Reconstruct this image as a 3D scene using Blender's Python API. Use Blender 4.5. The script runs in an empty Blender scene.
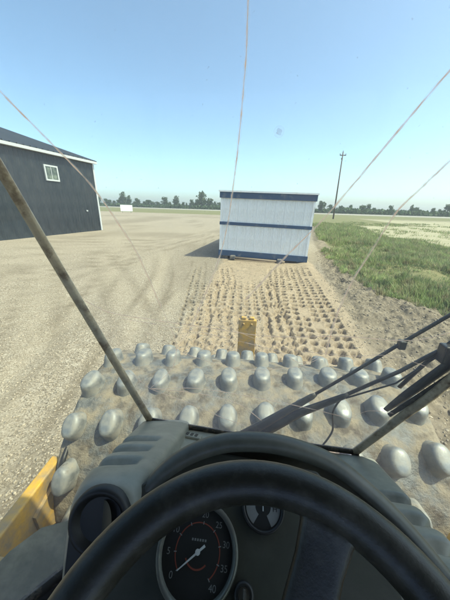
import bpy, bmesh, math, random
import numpy as np
from mathutils import Vector, Matrix

random.seed(7)
RNG = np.random.default_rng(7)
SC = bpy.context.scene
COL = SC.collection
R = math.radians

# ------------------------------------------------------------------ camera
def set_camera():
    yaw, pitch, roll = R(5.0), R(20.5), R(1.5)
    f = Vector((-math.sin(yaw)*math.cos(pitch), math.cos(yaw)*math.cos(pitch), -math.sin(pitch)))
    r0 = Vector((math.cos(yaw), math.sin(yaw), 0)); u0 = r0.cross(f)
    r = r0*math.cos(roll) + u0*math.sin(roll)
    u = u0*math.cos(roll) - r0*math.sin(roll)
    cd = bpy.data.cameras.new('camera'); co = bpy.data.objects.new('camera', cd); COL.objects.link(co)
    m = Matrix((r, u, -f)).transposed().to_4x4(); m.translation = (-0.04, 0, 2.47)
    co.matrix_world = m
    cd.sensor_fit = 'VERTICAL'; cd.sensor_height = 36; cd.lens = 36*249/600
    cd.clip_start = 0.02; cd.clip_end = 6000
    SC.camera = co
set_camera()

# ------------------------------------------------------------------ sky, sun, exposure
SUN_EL = R(59)
SUN_H = Vector((0.98, -0.20, 0)).normalized()        # horizontal direction towards the sun
def set_light():
    w = bpy.data.worlds.new('World'); SC.world = w; w.use_nodes = True
    nt = w.node_tree; nt.nodes.clear()
    sky = nt.nodes.new('ShaderNodeTexSky'); sky.sky_type = 'NISHITA'; sky.sun_disc = False
    sky.sun_elevation = SUN_EL; sky.sun_rotation = math.atan2(SUN_H.x, SUN_H.y)
    sky.air_density = 0.7; sky.dust_density = 2.7; sky.ozone_density = 5.0; sky.altitude = 300
    bg = nt.nodes.new('ShaderNodeBackground'); bg.inputs['Strength'].default_value = 0.15
    out = nt.nodes.new('ShaderNodeOutputWorld')
    nt.links.new(sky.outputs[0], bg.inputs[0]); nt.links.new(bg.outputs[0], out.inputs[0])
    ld = bpy.data.lights.new('sun', 'SUN'); ld.energy = 2.3; ld.angle = R(0.6); ld.color = (1, 0.95, 0.87)
    lo = bpy.data.objects.new('sun', ld); COL.objects.link(lo)
    d = SUN_H*math.cos(SUN_EL) + Vector((0, 0, math.sin(SUN_EL)))
    lo.rotation_euler = d.to_track_quat('Z', 'Y').to_euler(); lo.location = (30, -14, 60)
set_light()
SC.view_settings.view_transform = 'Standard'; SC.view_settings.look = 'None'
SC.view_settings.gamma = 1; SC.view_settings.use_curve_mapping = False
SC.view_settings.exposure = 1.57
SC.render.engine = 'CYCLES'
SC.cycles.transparent_max_bounces = 24

# ------------------------------------------------------------------ materials
def mat(name, color, rough=0.6, metal=0.0, spots=None, scale=8.0, lo=0.42, hi=0.62, vary=0.12, vscale=30.0,
        bump=0.0, bscale=60.0, second=None, sscale=3.0, slo=0.5, shi=0.7, spec=0.5, coords='Object', srough=None):
    """procedural principled material: base colour varied by noise, optional dust / rust patches (spots, second), bump"""
    m = bpy.data.materials.new(name); m.use_nodes = True
    nt = m.node_tree; b = nt.nodes['Principled BSDF']; L = nt.links.new
    b.inputs['Roughness'].default_value = rough; b.inputs['Metallic'].default_value = metal
    b.inputs['Specular IOR Level'].default_value = spec
    tc = nt.nodes.new('ShaderNodeTexCoord')
    def noise(s, det=6.0):
        n = nt.nodes.new('ShaderNodeTexNoise'); n.inputs['Scale'].default_value = s; n.inputs['Detail'].default_value = det
        n.inputs['Roughness'].default_value = 0.65
        L(tc.outputs[coords], n.inputs['Vector']); return n
    def ramp(src, a, c):
        r = nt.nodes.new('ShaderNodeMapRange'); r.inputs['From Min'].default_value = a; r.inputs['From Max'].default_value = c
        L(src, r.inputs['Value']); return r.outputs[0]
    def mix(fac, c1, c2):
        x = nt.nodes.new('ShaderNodeMix'); x.data_type = 'RGBA'
        L(fac, x.inputs[0])
        for s, c in ((x.inputs[6], c1), (x.inputs[7], c2)):
            if isinstance(c, tuple): s.default_value = (*c[:3], 1)
            else: L(c, s)
        return x.outputs[2]
    d = tuple(max(0, v*(1-vary)) for v in color); e = tuple(v*(1+vary) for v in color)
    c = mix(ramp(noise(vscale).outputs[0], 0.3, 0.7), d, e)
    if spots:
        fac = ramp(noise(scale).outputs[0], lo, hi); c = mix(fac, c, spots)
        if metal > 0 or srough is not None:
            r1 = nt.nodes.new('ShaderNodeMapRange'); L(fac, r1.inputs['Value'])
            r1.inputs['To Min'].default_value = rough; r1.inputs['To Max'].default_value = srough if srough is not None else 0.9
            L(r1.outputs[0], b.inputs['Roughness'])
            if metal > 0:
                r2 = nt.nodes.new('ShaderNodeMapRange'); L(fac, r2.inputs['Value'])
                r2.inputs['To Min'].default_value = metal; r2.inputs['To Max'].default_value = 0
                L(r2.outputs[0], b.inputs['Metallic'])
    if second: c = mix(ramp(noise(sscale).outputs[0], slo, shi), c, second)
    L(c, b.inputs['Base Color'])
    if bump:
        bp = nt.nodes.new('ShaderNodeBump'); bp.inputs['Strength'].default_value = bump; bp.inputs['Distance'].default_value = 0.01
        L(noise(bscale).outputs[0], bp.inputs['Height']); L(bp.outputs[0], b.inputs['Normal'])
    return m

def ground_material():
    m = bpy.data.materials.new('gravel_ground'); m.use_nodes = True
    nt = m.node_tree; b = nt.nodes['Principled BSDF']; L = nt.links.new
    b.inputs['Roughness'].default_value = 0.95; b.inputs['Specular IOR Level'].default_value = 0.2
    tc = nt.nodes.new('ShaderNodeTexCoord'); at = nt.nodes.new('ShaderNodeAttribute'); at.attribute_name = 'region'
    sep = nt.nodes.new('ShaderNodeSeparateColor'); L(at.outputs['Color'], sep.inputs[0])
    def noise(s, det=5.0, rg=0.6):
        n = nt.nodes.new('ShaderNodeTexNoise'); n.inputs['Scale'].default_value = s; n.inputs['Detail'].default_value = det
        n.inputs['Roughness'].default_value = rg; L(tc.outputs['Object'], n.inputs['Vector']); return n.outputs[0]
    def rng(src, a, c, lo=0.0, hi=1.0):
        r = nt.nodes.new('ShaderNodeMapRange'); r.inputs[1].default_value = a; r.inputs[2].default_value = c
        r.inputs[3].default_value = lo; r.inputs[4].default_value = hi; L(src, r.inputs[0]); return r.outputs[0]
    def mix(fac, c1, c2):
        x = nt.nodes.new('ShaderNodeMix'); x.data_type = 'RGBA'; L(fac, x.inputs[0])
        for s, c in ((x.inputs[6], c1), (x.inputs[7], c2)):
            if isinstance(c, tuple): s.default_value = (*c, 1)
            else: L(c, s)
        return x.outputs[2]
    def math_(op, a, c):
        x = nt.nodes.new('ShaderNodeMath'); x.operation = op
        for s, v in ((x.inputs[0], a), (x.inputs[1], c)):
            if isinstance(v, (int, float)): s.default_value = v
            else: L(v, s)
        return x.outputs[0]
    vor = nt.nodes.new('ShaderNodeTexVoronoi'); vor.inputs['Scale'].default_value = 62; L(tc.outputs['Object'], vor.inputs['Vector'])
    vcol = nt.nodes.new('ShaderNodeSeparateColor'); L(vor.outputs['Color'], vcol.inputs[0])
    # gravel: pebbles of different greys in tan fines
    pebble = mix(rng(vcol.outputs[0], 0, 1), (0.10, 0.082, 0.062), (0.47, 0.415, 0.335))
    fines = mix(rng(noise(0.35, 7, 0.65), 0.35, 0.65), (0.195, 0.156, 0.112), (0.28, 0.232, 0.17))
    fines = mix(rng(noise(6, 6, 0.7), 0.3, 0.72, 0, 0.55), fines, (0.165, 0.13, 0.09))
    gravel = mix(rng(noise(9), 0.38, 0.58, 0.45, 1.0), fines, pebble)
    track = mix(rng(noise(3, 7), 0.3, 0.7), (0.27, 0.21, 0.145), (0.36, 0.285, 0.20))
    dirt = mix(rng(noise(4, 8, 0.7), 0.3, 0.7), (0.085, 0.07, 0.05), (0.27, 0.225, 0.165))
    grass = mix(rng(noise(0.9, 8, 0.7), 0.3, 0.7), (0.10, 0.115, 0.05), (0.21, 0.19, 0.10))
    stub = mix(rng(noise(0.5, 8, 0.7), 0.3, 0.7), (0.25, 0.235, 0.155), (0.36, 0.33, 0.225))
    at2 = nt.nodes.new('ShaderNodeAttribute'); at2.attribute_name = 'wear'     # packed wheel paths: finer, paler or darker soil
    sp2 = nt.nodes.new('ShaderNodeSeparateColor'); L(at2.outputs['Color'], sp2.inputs[0])
    c = mix(math_('MULTIPLY', sp2.outputs[0], rng(noise(5, 6, 0.7), 0.3, 0.6, 0.1, 0.42)), gravel, (0.315, 0.27, 0.205))
    c = mix(math_('MULTIPLY', sp2.outputs[1], rng(noise(5, 6, 0.7), 0.3, 0.6, 0.35, 0.85)), c, (0.15, 0.122, 0.088))
    jag = noise(1.1, 8, 0.72)
    def mask(ch):   # ragged edges on every region
        return rng(math_('ADD', sep.outputs[ch], math_('MULTIPLY', math_('SUBTRACT', jag, 0.5), 1.1)), 0.38, 0.62)
    fine = noise(14, 5)
    tk = math_('MULTIPLY', mask(0), rng(fine, 0.3, 0.6, 0.55, 1.0))
    c = mix(tk, c, track)
    dm = rng(at.outputs['Alpha'], 0.15, 0.7)
    c = mix(math_('MULTIPLY', dm, rng(fine, 0.3, 0.6, 0.6, 1.0)), c, dirt)
    c = mix(mask(2), c, stub)
    c = mix(mask(1), c, grass)
    L(c, b.inputs['Base Color'])
    bp = nt.nodes.new('ShaderNodeBump'); bp.inputs['Strength'].default_value = 0.9; bp.inputs['Distance'].default_value = 0.02
    h = math_('ADD', math_('MULTIPLY', noise(38, 4, 0.6), 0.7), math_('MULTIPLY', noise(120, 3), 0.4))
    L(h, bp.inputs['Height']); L(bp.outputs[0], b.inputs['Normal'])
    return m

def glass_material(name, dust_lo, dust_hi, low_dust, tint=(0.895, 0.96, 0.755)):
    m = bpy.data.materials.new(name); m.use_nodes = True
    nt = m.node_tree; nt.nodes.clear(); L = nt.links.new
    out = nt.nodes.new('ShaderNodeOutputMaterial')
    tr = nt.nodes.new('ShaderNodeBsdfTransparent'); tr.inputs[0].default_value = (*tint, 1)
    gl = nt.nodes.new('ShaderNodeBsdfGlossy'); gl.inputs['Roughness'].default_value = 0.03
    fr = nt.nodes.new('ShaderNodeFresnel'); fr.inputs[0].default_value = 1.25
    m1 = nt.nodes.new('ShaderNodeMixShader'); L(fr.outputs[0], m1.inputs[0]); L(tr.outputs[0], m1.inputs[1]); L(gl.outputs[0], m1.inputs[2])
    df = nt.nodes.new('ShaderNodeBsdfDiffuse'); df.inputs[0].default_value = (0.62, 0.58, 0.5, 1)
    tl = nt.nodes.new('ShaderNodeBsdfTranslucent'); tl.inputs[0].default_value = (0.62, 0.58, 0.5, 1)
    m2 = nt.nodes.new('ShaderNodeMixShader'); m2.inputs[0].default_value = 0.6; L(df.outputs[0], m2.inputs[1]); L(tl.outputs[0], m2.inputs[2])
    tc = nt.nodes.new('ShaderNodeTexCoord')
    def noise(s, det=6, rg=0.65):
        n = nt.nodes.new('ShaderNodeTexNoise'); n.inputs['Scale'].default_value = s; n.inputs['Detail'].default_value = det
        n.inputs['Roughness'].default_value = rg; L(tc.outputs['Object'], n.inputs['Vector']); return n.outputs[0]
    def rng(src, a, c, lo, hi):
        r = nt.nodes.new('ShaderNodeMapRange'); r.inputs[1].default_value = a; r.inputs[2].default_value = c
        r.inputs[3].default_value = lo; r.inputs[4].default_value = hi; L(src, r.inputs[0]); return r.outputs[0]
    def math_(op, a, c):
        x = nt.nodes.new('ShaderNodeMath'); x.operation = op
        for s, v in ((x.inputs[0], a), (x.inputs[1], c)):
            if isinstance(v, (int, float)): s.default_value = v
            else: L(v, s)
        return x.outputs[0]
    film = rng(noise(2.5, 8), 0.3, 0.7, dust_lo, dust_hi)
    speck = rng(noise(140, 2, 0.5), 0.72, 0.80, 0, 0.22)
    sp = nt.nodes.new('ShaderNodeSeparateXYZ'); L(tc.outputs['Object'], sp.inputs[0])
    low = rng(sp.outputs['Z'], 2.25, 1.75, 0, low_dust)
    low = math_('MULTIPLY', low, rng(noise(9, 7), 0.3, 0.65, 0.4, 1))
    fac = math_('ADD', math_('ADD', film, low), speck)
    m3 = nt.nodes.new('ShaderNodeMixShader'); L(fac, m3.inputs[0]); L(m1.outputs[0], m3.inputs[1]); L(m2.outputs[0], m3.inputs[2])
    L(m3.outputs[0], out.inputs[0])
    return m

def crack_material(name, color, alpha, rough=0.25):
    """fractured glass and its painted glare: scatters the light that falls on its far side"""
    m = bpy.data.materials.new(name); m.use_nodes = True
    nt = m.node_tree; nt.nodes.clear(); L = nt.links.new
    out = nt.nodes.new('ShaderNodeOutputMaterial'); tr = nt.nodes.new('ShaderNodeBsdfTransparent')
    tl = nt.nodes.new('ShaderNodeBsdfTranslucent'); tl.inputs[0].default_value = (*color, 1)
    mx = nt.nodes.new('ShaderNodeMixShader'); L(tr.outputs[0], mx.inputs[1]); L(tl.outputs[0], mx.inputs[2])
    tc = nt.nodes.new('ShaderNodeTexCoord'); n = nt.nodes.new('ShaderNodeTexNoise'); n.inputs['Scale'].default_value = 55
    r = nt.nodes.new('ShaderNodeMapRange'); r.inputs[1].default_value = 0.3; r.inputs[2].default_value = 0.7
    r.inputs[3].default_value = alpha*0.35; r.inputs[4].default_value = alpha
    L(tc.outputs['Object'], n.inputs['Vector']); L(n.outputs[0], r.inputs[0]); L(r.outputs[0], mx.inputs[0])
    L(mx.outputs[0], out.inputs[0])
    return m

DUST = (0.36, 0.29, 0.20)
M = {}
M['ground'] = ground_material()
M['stone'] = mat('stone', (0.30, 0.255, 0.195), 0.9, vary=0.75, vscale=45.0, bump=0.3)
M['clod'] = mat('clod', (0.20, 0.165, 0.12), 0.95, vary=0.55, vscale=30.0, bump=0.4)
M['blade'] = mat('grass_blade', (0.25, 0.32, 0.115), 0.7, vary=0.55, vscale=1.4, spots=(0.13, 0.185, 0.075), scale=0.9, lo=0.45, hi=0.6, second=(0.33, 0.285, 0.165), sscale=3.5, slo=0.46, shi=0.62)
def leafy(m, amount):       # thin leaves let part of the light through
    nt = m.node_tree; b = nt.nodes['Principled BSDF']; out = [n for n in nt.nodes if n.type == 'OUTPUT_MATERIAL'][0]
    t = nt.nodes.new('ShaderNodeBsdfTranslucent'); mx = nt.nodes.new('ShaderNodeMixShader'); mx.inputs[0].default_value = amount
    nt.links.new(b.inputs['Base Color'].links[0].from_socket, t.inputs[0])
    nt.links.new(b.outputs[0], mx.inputs[1]); nt.links.new(t.outputs[0], mx.inputs[2]); nt.links.new(mx.outputs[0], out.inputs[0])
leafy(M['blade'], 0.35)
M['road'] = mat('road_gravel', (0.26, 0.245, 0.21), 0.9)
M['leaf'] = mat('leaf', (0.055, 0.10, 0.035), 0.75, vary=0.5, vscale=0.6); leafy(M['leaf'], 0.3)
M['bark'] = mat('bark', (0.09, 0.07, 0.05), 0.9, vary=0.3, vscale=5)
M['yellow'] = mat('yellow_paint', (0.58, 0.33, 0.035), 0.5, spots=(0.27, 0.21, 0.13), scale=9, lo=0.36, hi=0.62, vary=0.12, bump=0.15, bscale=80,
                  second=(0.10, 0.06, 0.035), sscale=11, slo=0.66, shi=0.72)
M['steel'] = mat('worn_steel', (0.22, 0.232, 0.23), 0.44, 0.5, spots=(0.25, 0.228, 0.185), scale=13, lo=0.40, hi=0.68, vary=0.22, vscale=25, bump=0.14, bscale=60, second=(0.13, 0.11, 0.085), sscale=22, slo=0.60, shi=0.74)
M['drum'] = mat('drum_steel', (0.15, 0.152, 0.145), 0.5, 0.35, spots=(0.245, 0.205, 0.148), scale=7.5, lo=0.40, hi=0.58, vary=0.25, vscale=12, bump=0.9, bscale=55,
                second=(0.10, 0.08, 0.057), sscale=11, slo=0.48, shi=0.66)
M['plastic'] = mat('grey_plastic', (0.21, 0.215, 0.18), 0.42, spots=(0.36, 0.335, 0.28), scale=9, lo=0.45, hi=0.85, vary=0.1, vscale=50, bump=0.06, bscale=500)
M['cowl'] = mat('dark_plastic', (0.07, 0.072, 0.06), 0.42, spots=(0.14, 0.13, 0.11), scale=10, lo=0.5, hi=0.9, vary=0.15, vscale=60, bump=0.05, bscale=500)
M['panel'] = mat('panel_plastic', (0.030, 0.032, 0.023), 0.55, spots=(0.055, 0.052, 0.043), scale=12, lo=0.5, hi=0.85, vary=0.15, bump=0.05, bscale=400)
M['rim'] = mat('rim_rubber', (0.0150, 0.0145, 0.0105), 0.40, spots=(0.075, 0.07, 0.058), scale=16, lo=0.48, hi=0.78, vary=0.3, vscale=40, bump=0.10, bscale=230, spec=0.5)
M['black'] = mat('black_plastic', (0.012, 0.012, 0.012), 0.5)
M['duct'] = mat('duct_plastic', (0.02, 0.03, 0.032), 0.35)
M['wiper'] = mat('wiper_black', (0.022, 0.025, 0.028), 0.4, spots=(0.12, 0.105, 0.08), scale=30, lo=0.5, hi=0.85)
M['seal'] = mat('black_seal', (0.03, 0.027, 0.022), 0.8, spots=(0.22, 0.175, 0.12), scale=40, lo=0.5, hi=0.75)
M["rust_seal"] = mat("rusty_seal", (0.46, 0.37, 0.24), 0.6, spots=(0.14, 0.085, 0.045), scale=26, lo=0.45, hi=0.65, vary=0.25, second=(0.50, 0.44, 0.33), sscale=9, slo=0.45, shi=0.7, bump=0.3)
M['glass'] = glass_material('dusty_glass', 0.05, 0.14, 0.18)
M['side_glass'] = glass_material('side_glass', 0.03, 0.09, 0.10)
M['crack'] = crack_material('crack_core', (1.0, 0.66, 0.45), 0.95)
M['halo'] = crack_material('crack_halo', (1.0, 0.97, 0.93), 0.22, 0.5)  # whitish film that paints the glare round cracks and chip
M['smudge'] = crack_material('chip_smudge', (0.55, 0.55, 0.52), 0.6)
M['cab'] = mat('cab_lining', (0.06, 0.06, 0.058), 0.8)
M['cab_paint'] = mat('cab_paint', (0.06, 0.06, 0.06), 0.6, spots=DUST, scale=6, lo=0.5, hi=0.8)
M['dust_plate'] = mat('dusty_plate', (0.10, 0.092, 0.06), 0.85, spots=(0.24, 0.205, 0.14), scale=8, lo=0.42, hi=0.75, bump=0.25, bscale=60)
M['dial'] = mat('dial_black', (0.008, 0.009, 0.009), 0.5)
M['mark'] = mat('dial_white', (0.42, 0.44, 0.43), 0.6)  # white needle print, toned down in colour for the cab shade
M['shaded_mark'] = mat('dial_white_shaded', (0.15, 0.155, 0.15), 0.6)  # white dial print with the shade of the cab put into its colour
M['red'] = mat('dial_red', (0.16, 0.035, 0.02), 0.6)
M['bezel'] = mat('bezel', (0.14, 0.15, 0.13), 0.35, 0.5, spots=(0.10, 0.095, 0.08), scale=20)
M['chrome'] = mat('key_metal', (0.3, 0.3, 0.28), 0.35, 0.8)
M['white_panel'] = mat('white_siding', (0.82, 0.835, 0.84), 0.45, spots=(0.60, 0.57, 0.5), scale=2.2, lo=0.5, hi=0.9, vary=0.05, vscale=4)
M['navy'] = mat('navy_trim', (0.025, 0.065, 0.135), 0.5, spots=(0.25, 0.24, 0.22), scale=3, lo=0.55, hi=0.9)
M['skid'] = mat('skid_steel', (0.07, 0.075, 0.085), 0.7, spots=DUST, scale=4, lo=0.5, hi=0.8)
M['timber'] = mat('weathered_timber', (0.23, 0.18, 0.13), 0.9)
M['shed'] = mat('charcoal_metal', (0.012, 0.018, 0.025), 0.33, spots=(0.045, 0.052, 0.056), scale=1.3, lo=0.42, hi=0.9, vary=0.2, vscale=2.0, srough=0.7)
M['roof'] = mat('dark_roof', (0.035, 0.045, 0.06), 0.45, spots=(0.09, 0.09, 0.09), scale=1.0, lo=0.5, hi=0.9)
M['trim'] = mat('white_trim', (0.46, 0.48, 0.49), 0.5)
M['pane'] = mat('window_pane', (0.05, 0.065, 0.06), 0.06, spots=(0.16, 0.19, 0.15), scale=2, lo=0.45, hi=0.6)
M['pole'] = mat('pole_wood', (0.11, 0.09, 0.07), 0.9, vary=0.25)
M['wire'] = mat('wire', (0.16, 0.17, 0.18), 0.5)
M['sign'] = mat('sign_white', (0.78, 0.80, 0.80), 0.6)
M['post'] = mat('post_wood', (0.33, 0.30, 0.25), 0.9)
M['tyre'] = mat('tyre_rubber', (0.025, 0.025, 0.025), 0.8, spots=DUST, scale=5, lo=0.5, hi=0.8)

# ------------------------------------------------------------------ mesh helpers
def mesh(name, v, f, m, parent=None, smooth=False):
    me = bpy.data.meshes.new(name); me.from_pydata([tuple(p) for p in v], [], [tuple(q) for q in f]); me.update()
    if smooth:
        me.polygons.foreach_set('use_smooth', [True]*len(me.polygons))
    me.materials.append(M[m])
    o = bpy.data.objects.new(name, me); COL.objects.link(o)
    if parent: o.parent = parent
    return o
def fix(o):          # consistent outward normals
    bm = bmesh.new(); bm.from_mesh(o.data); bmesh.ops.recalc_face_normals(bm, faces=bm.faces); bm.to_mesh(o.data); bm.free(); return o
def bevel(o, w, seg=2):
    b = o.modifiers.new('bevel', 'BEVEL'); b.width = w; b.segments = seg; b.limit_method = 'ANGLE'; return o
def subsurf(o, n=2):
    s = o.modifiers.new('subsurf', 'SUBSURF'); s.levels = n; s.render_levels = n; return o
BOXF = [(0,3,2,1),(4,5,6,7),(0,1,5,4),(1,2,6,5),(2,3,7,6),(3,0,4,7)]
def boxv(x0, x1, y0, y1, z0, z1):
    return [(x0,y0,z0),(x1,y0,z0),(x1,y1,z0),(x0,y1,z0),(x0,y0,z1),(x1,y0,z1),(x1,y1,z1),(x0,y1,z1)]
def box(name, b, m, parent=None, bev=0.0):
    o = mesh(name, boxv(*b), BOXF, m, parent)
    if bev: bevel(o, bev)
    return o
def tubegeo(path, rad, seg=10, flat=None, up=Vector((0,0,1))):
    """ring sweep; rad scalar or per point; flat = (width, height) factors of the section"""
    P = [Vector(p) for p in path]; n = len(P); v = []; f = []
    for i, p in enumerate(P):
        t = (P[min(i+1,n-1)] - P[max(i-1,0)]).normalized()
        s = t.cross(up)
        if s.length < 1e-4: s = t.cross(Vector((1,0,0)))
        s.normalize(); w = s.cross(t)
        r = rad[i] if hasattr(rad, '__len__') else rad
        a, c = flat if flat else (1, 1)
        for k in range(seg):
            q = 2*math.pi*k/seg
            v.append(p + s*(r*a*math.cos(q)) + w*(r*c*math.sin(q)))
    for i in range(n-1):
        for k in range(seg):
            k2 = (k+1) % seg
            f.append((i*seg+k, i*seg+k2, (i+1)*seg+k2, (i+1)*seg+k))
    f.append(tuple(range(seg-1, -1, -1))); f.append(tuple((n-1)*seg+k for k in range(seg)))
    return v, f
def tube(name, path, rad, m, parent=None, seg=10, flat=None, up=Vector((0,0,1)), smooth=True):
    v, f = tubegeo(path, rad, seg, flat, up); return mesh(name, v, f, m, parent, smooth)
def smoothpath(pts, n=6):
    P = [Vector(p) for p in pts]; out = []
    for i in range(len(P)-1):
        a, b, c, d = P[max(i-1,0)], P[i], P[i+1], P[min(i+2,len(P)-1)]
        for k in range(n):
            t = k/n
            out.append(0.5*((2*b) + (c-a)*t + (2*a-5*b+4*c-d)*t*t + (3*b-a-3*c+d)*t**3))
    out.append(P[-1]); return out
def loft(name, rows, m, parent=None, closed=False, smooth=True, caps=False):
    n = len(rows[0]); v = [p for r in rows for p in r]; f = []
    for i in range(len(rows)-1):
        for k in range(n if closed else n-1):
            k2 = (k+1) % n
            f.append((i*n+k, i*n+k2, (i+1)*n+k2, (i+1)*n+k))
    if caps:
        f.append(tuple(range(n-1,-1,-1))); f.append(tuple((len(rows)-1)*n+k for k in range(n)))
    return mesh(name, v, f, m, parent, smooth)
def frame_basis(o, nrm, up):
    n = Vector(nrm).normalized(); u = Vector(up); u = (u - n*u.dot(n)).normalized(); r = u.cross(n)
    return Vector(o), r, u, n
def disc_pts(B, rad, h=0.0, seg=40, a0=0, a1=2*math.pi, closed=True):
    o, r, u, n = B; k = seg if closed else seg+1
    return [o + r*(rad*math.cos(a0+(a1-a0)*i/seg)) + u*(rad*math.sin(a0+(a1-a0)*i/seg)) + n*h for i in range(k)]
def empty(name, loc, label=None, cat=None, group=None, rz=0):
    o = bpy.data.objects.new(name, None); COL.objects.link(o); o.location = loc; o.rotation_euler = (0,0,rz); o.empty_display_size = 0.3
    if label: tag(o, label, cat, group)
    return o
def tag(o, label, cat, group=None):
    o['label'] = label; o['category'] = cat
    if group: o['group'] = group
    return o
def copy_obj(o, parent=None):
    c = o.copy(); COL.objects.link(c)
    if parent is not None: c.parent = parent
    return c
def copy_tree(o, parent=None):
    c = copy_obj(o, parent)
    for ch in list(o.children): copy_tree(ch, c)
    return c

# ------------------------------------------------------------------ noise on arrays
def vnoise(x, y, seed=0):
    xi = np.floor(x); yi = np.floor(y); u = x-xi; w = y-yi
    u = u*u*(3-2*u); w = w*w*(3-2*w)
    def h(a, b):
        s = np.sin(a*127.1 + b*311.7 + seed*74.7)*43758.5453; return s-np.floor(s)
    return (h(xi,yi)*(1-u)+h(xi+1,yi)*u)*(1-w) + (h(xi,yi+1)*(1-u)+h(xi+1,yi+1)*u)*w
def fbm(x, y, seed=0, oct=4):
    s = 0; a = 0.5
    for i in range(oct): s = s + a*vnoise(x*2**i, y*2**i, seed+i*13); a *= 0.5
    return s
def sstep(a, b, x):
    t = np.clip((x-a)/(b-a), 0, 1); return t*t*(3-2*t)

# ------------------------------------------------------------------ ground
VERGE_Y = [-50, 2.0, 6.6, 7.4, 9.6, 13.0, 19.4, 37.6, 60, 110]
VERGE_X = [9.0, 7.0, 5.5, 4.75, 4.6, 4.9, 5.7, 9.6, 13.5, 20]
DIRT_Y = [-50, 0, 3.0, 5.0, 8, 11.2, 14, 20, 40, 120]
DIRT_X = [1.7, 1.8, 2.15, 2.35, 2.75, 3.15, 3.9, 4.9, 8.9, 19]
def verge(y): return np.interp(y, VERGE_Y, VERGE_X)
def dirt_edge(y): return np.interp(y, DIRT_Y, DIRT_X)
def pits(x, y):
    """prints left by the padfoot drum, one staggered grid for each pass of the roller"""
    d = np.zeros_like(x)
    #        centre x at y=8, heading, half width, y range, depth, phase
    for cx, hd, hw, y0, y1, dep, ph, sd in ((1.50, 0.075, 0.92, 2.4, 11.6, 0.115, 0.0, 1), (-0.10, -0.03, 1.0, 2.4, 9.2, 0.085, 0.5, 2),
                                         (-1.15, -0.14, 0.8, 3.4, 11.0, 0.085, 0.2, 3)):
        c, s = math.cos(hd), math.sin(hd)
        u = (x-cx)*c - (y-8)*s; v = (x-cx)*s + (y-8)*c
        PU, PV = 0.225, 0.285
        j = np.floor(v/PV + ph); lv = (v/PV + ph - j - 0.5)*PV
        uu = u/PU + 0.5*ph; i = np.floor(uu); lu = (uu-i-0.5)*PU
        hsh = np.sin(i*12.9898 + j*78.233 + sd*3.1)*43758.5453; hsh = hsh-np.floor(hsh)
        hs2 = np.sin(i*39.3 + j*11.13 + sd*7.7)*24634.63; hs2 = hs2-np.floor(hs2)
        lu = lu + (hsh-0.5)*0.022; lv = lv + (hs2-0.5)*0.025
        wob = 1 + 0.3*(vnoise(x*26, y*26, 5)-0.5)*2
        r = ((np.abs(lu)/0.080)**2.8 + (np.abs(lv)/0.098)**2.8)**(1/2.8)*wob
        m = sstep(1.08, 0.72, r)
        ridge = np.exp(-((r-1.35)/0.28)**2)
        w = (np.abs(u) < hw) * sstep(y0, y0+0.6, y) * sstep(y1, y1-1.2, y)
        fade = sstep(0.30, 0.52, fbm(x*0.7, y*0.45, 20+sd, 3) + 0.12)
        w = w*fade*(0.6+0.5*hsh)*(hs2 > 0.06)
        d = d*(1-0.75*w*m) - dep*w*m + 0.14*dep*w*ridge
    return d
def height(x, y):
    near = sstep(60, 20, np.hypot(x, y))
    h = (fbm(x*0.5, y*0.5, 1)-0.47)*0.09*near
    # wheel ruts sweeping across the lot on the left
    for k, (a, b, amp, wid) in enumerate(((-2.6, 0.22, 0.035, 0.22), (-4.3, 0.22, 0.03, 0.22), (-6.6, -0.1, 0.03, 0.3), (2.35, -0.055, -0.05, 0.3))):
        q = x - (a - b*(y-6)) - 0.25*(vnoise(y*0.25, y*0+3, k)-0.5)
        h = h - amp*np.exp(-(q/wid)**2)*near*(0.5+vnoise(y*1.5, x*0, k+9))
    e = dirt_edge(y); g = verge(y)
    rough = sstep(e-0.1, e+0.5, x)*sstep(g+9, g+3, x)*near
    bern = np.exp(-((x-(e*0.45+g*0.55))/(0.25*(g-e)+0.3))**2)*near
    h = h + 0.16*bern*sstep(60, 25, y)*(0.5+fbm(x*0.9, y*0.6, 3))
    h = h + rough*((fbm(x*3.1, y*2.6, 4, 4)-0.47)*0.30 + (fbm(x*9, y*8, 6, 3)-0.45)*0.12)
    h = h + 0.22*sstep(g-0.3, g+1.0, x)*sstep(g+5, g+2.5, x)*near
    flat = sstep(8, 4, np.abs(x-0.5))*(1-rough)
    fine = sstep(14.5, 12, y)*sstep(5.5, 4, np.abs(x-1))
    h = h + (fbm(x*7, y*7, 8, 3)-0.44)*0.018*fine
    tr = sstep(3.4, 2.6, np.abs(x-0.9))
    h = h + (fbm(x*2.2+2*fbm(x*0.7,y*0.7,31,2), y*4.0, 9, 4)-0.47)*0.04*tr*sstep(2.1, 0.9, x)*sstep(13, 10, y)
    h = h + pits(x, y)
    return h
def grow(a, n, f, d0):
    out = [a]; d = d0
    for i in range(n): d *= f; out.append(out[-1]+d)
    return out
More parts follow.
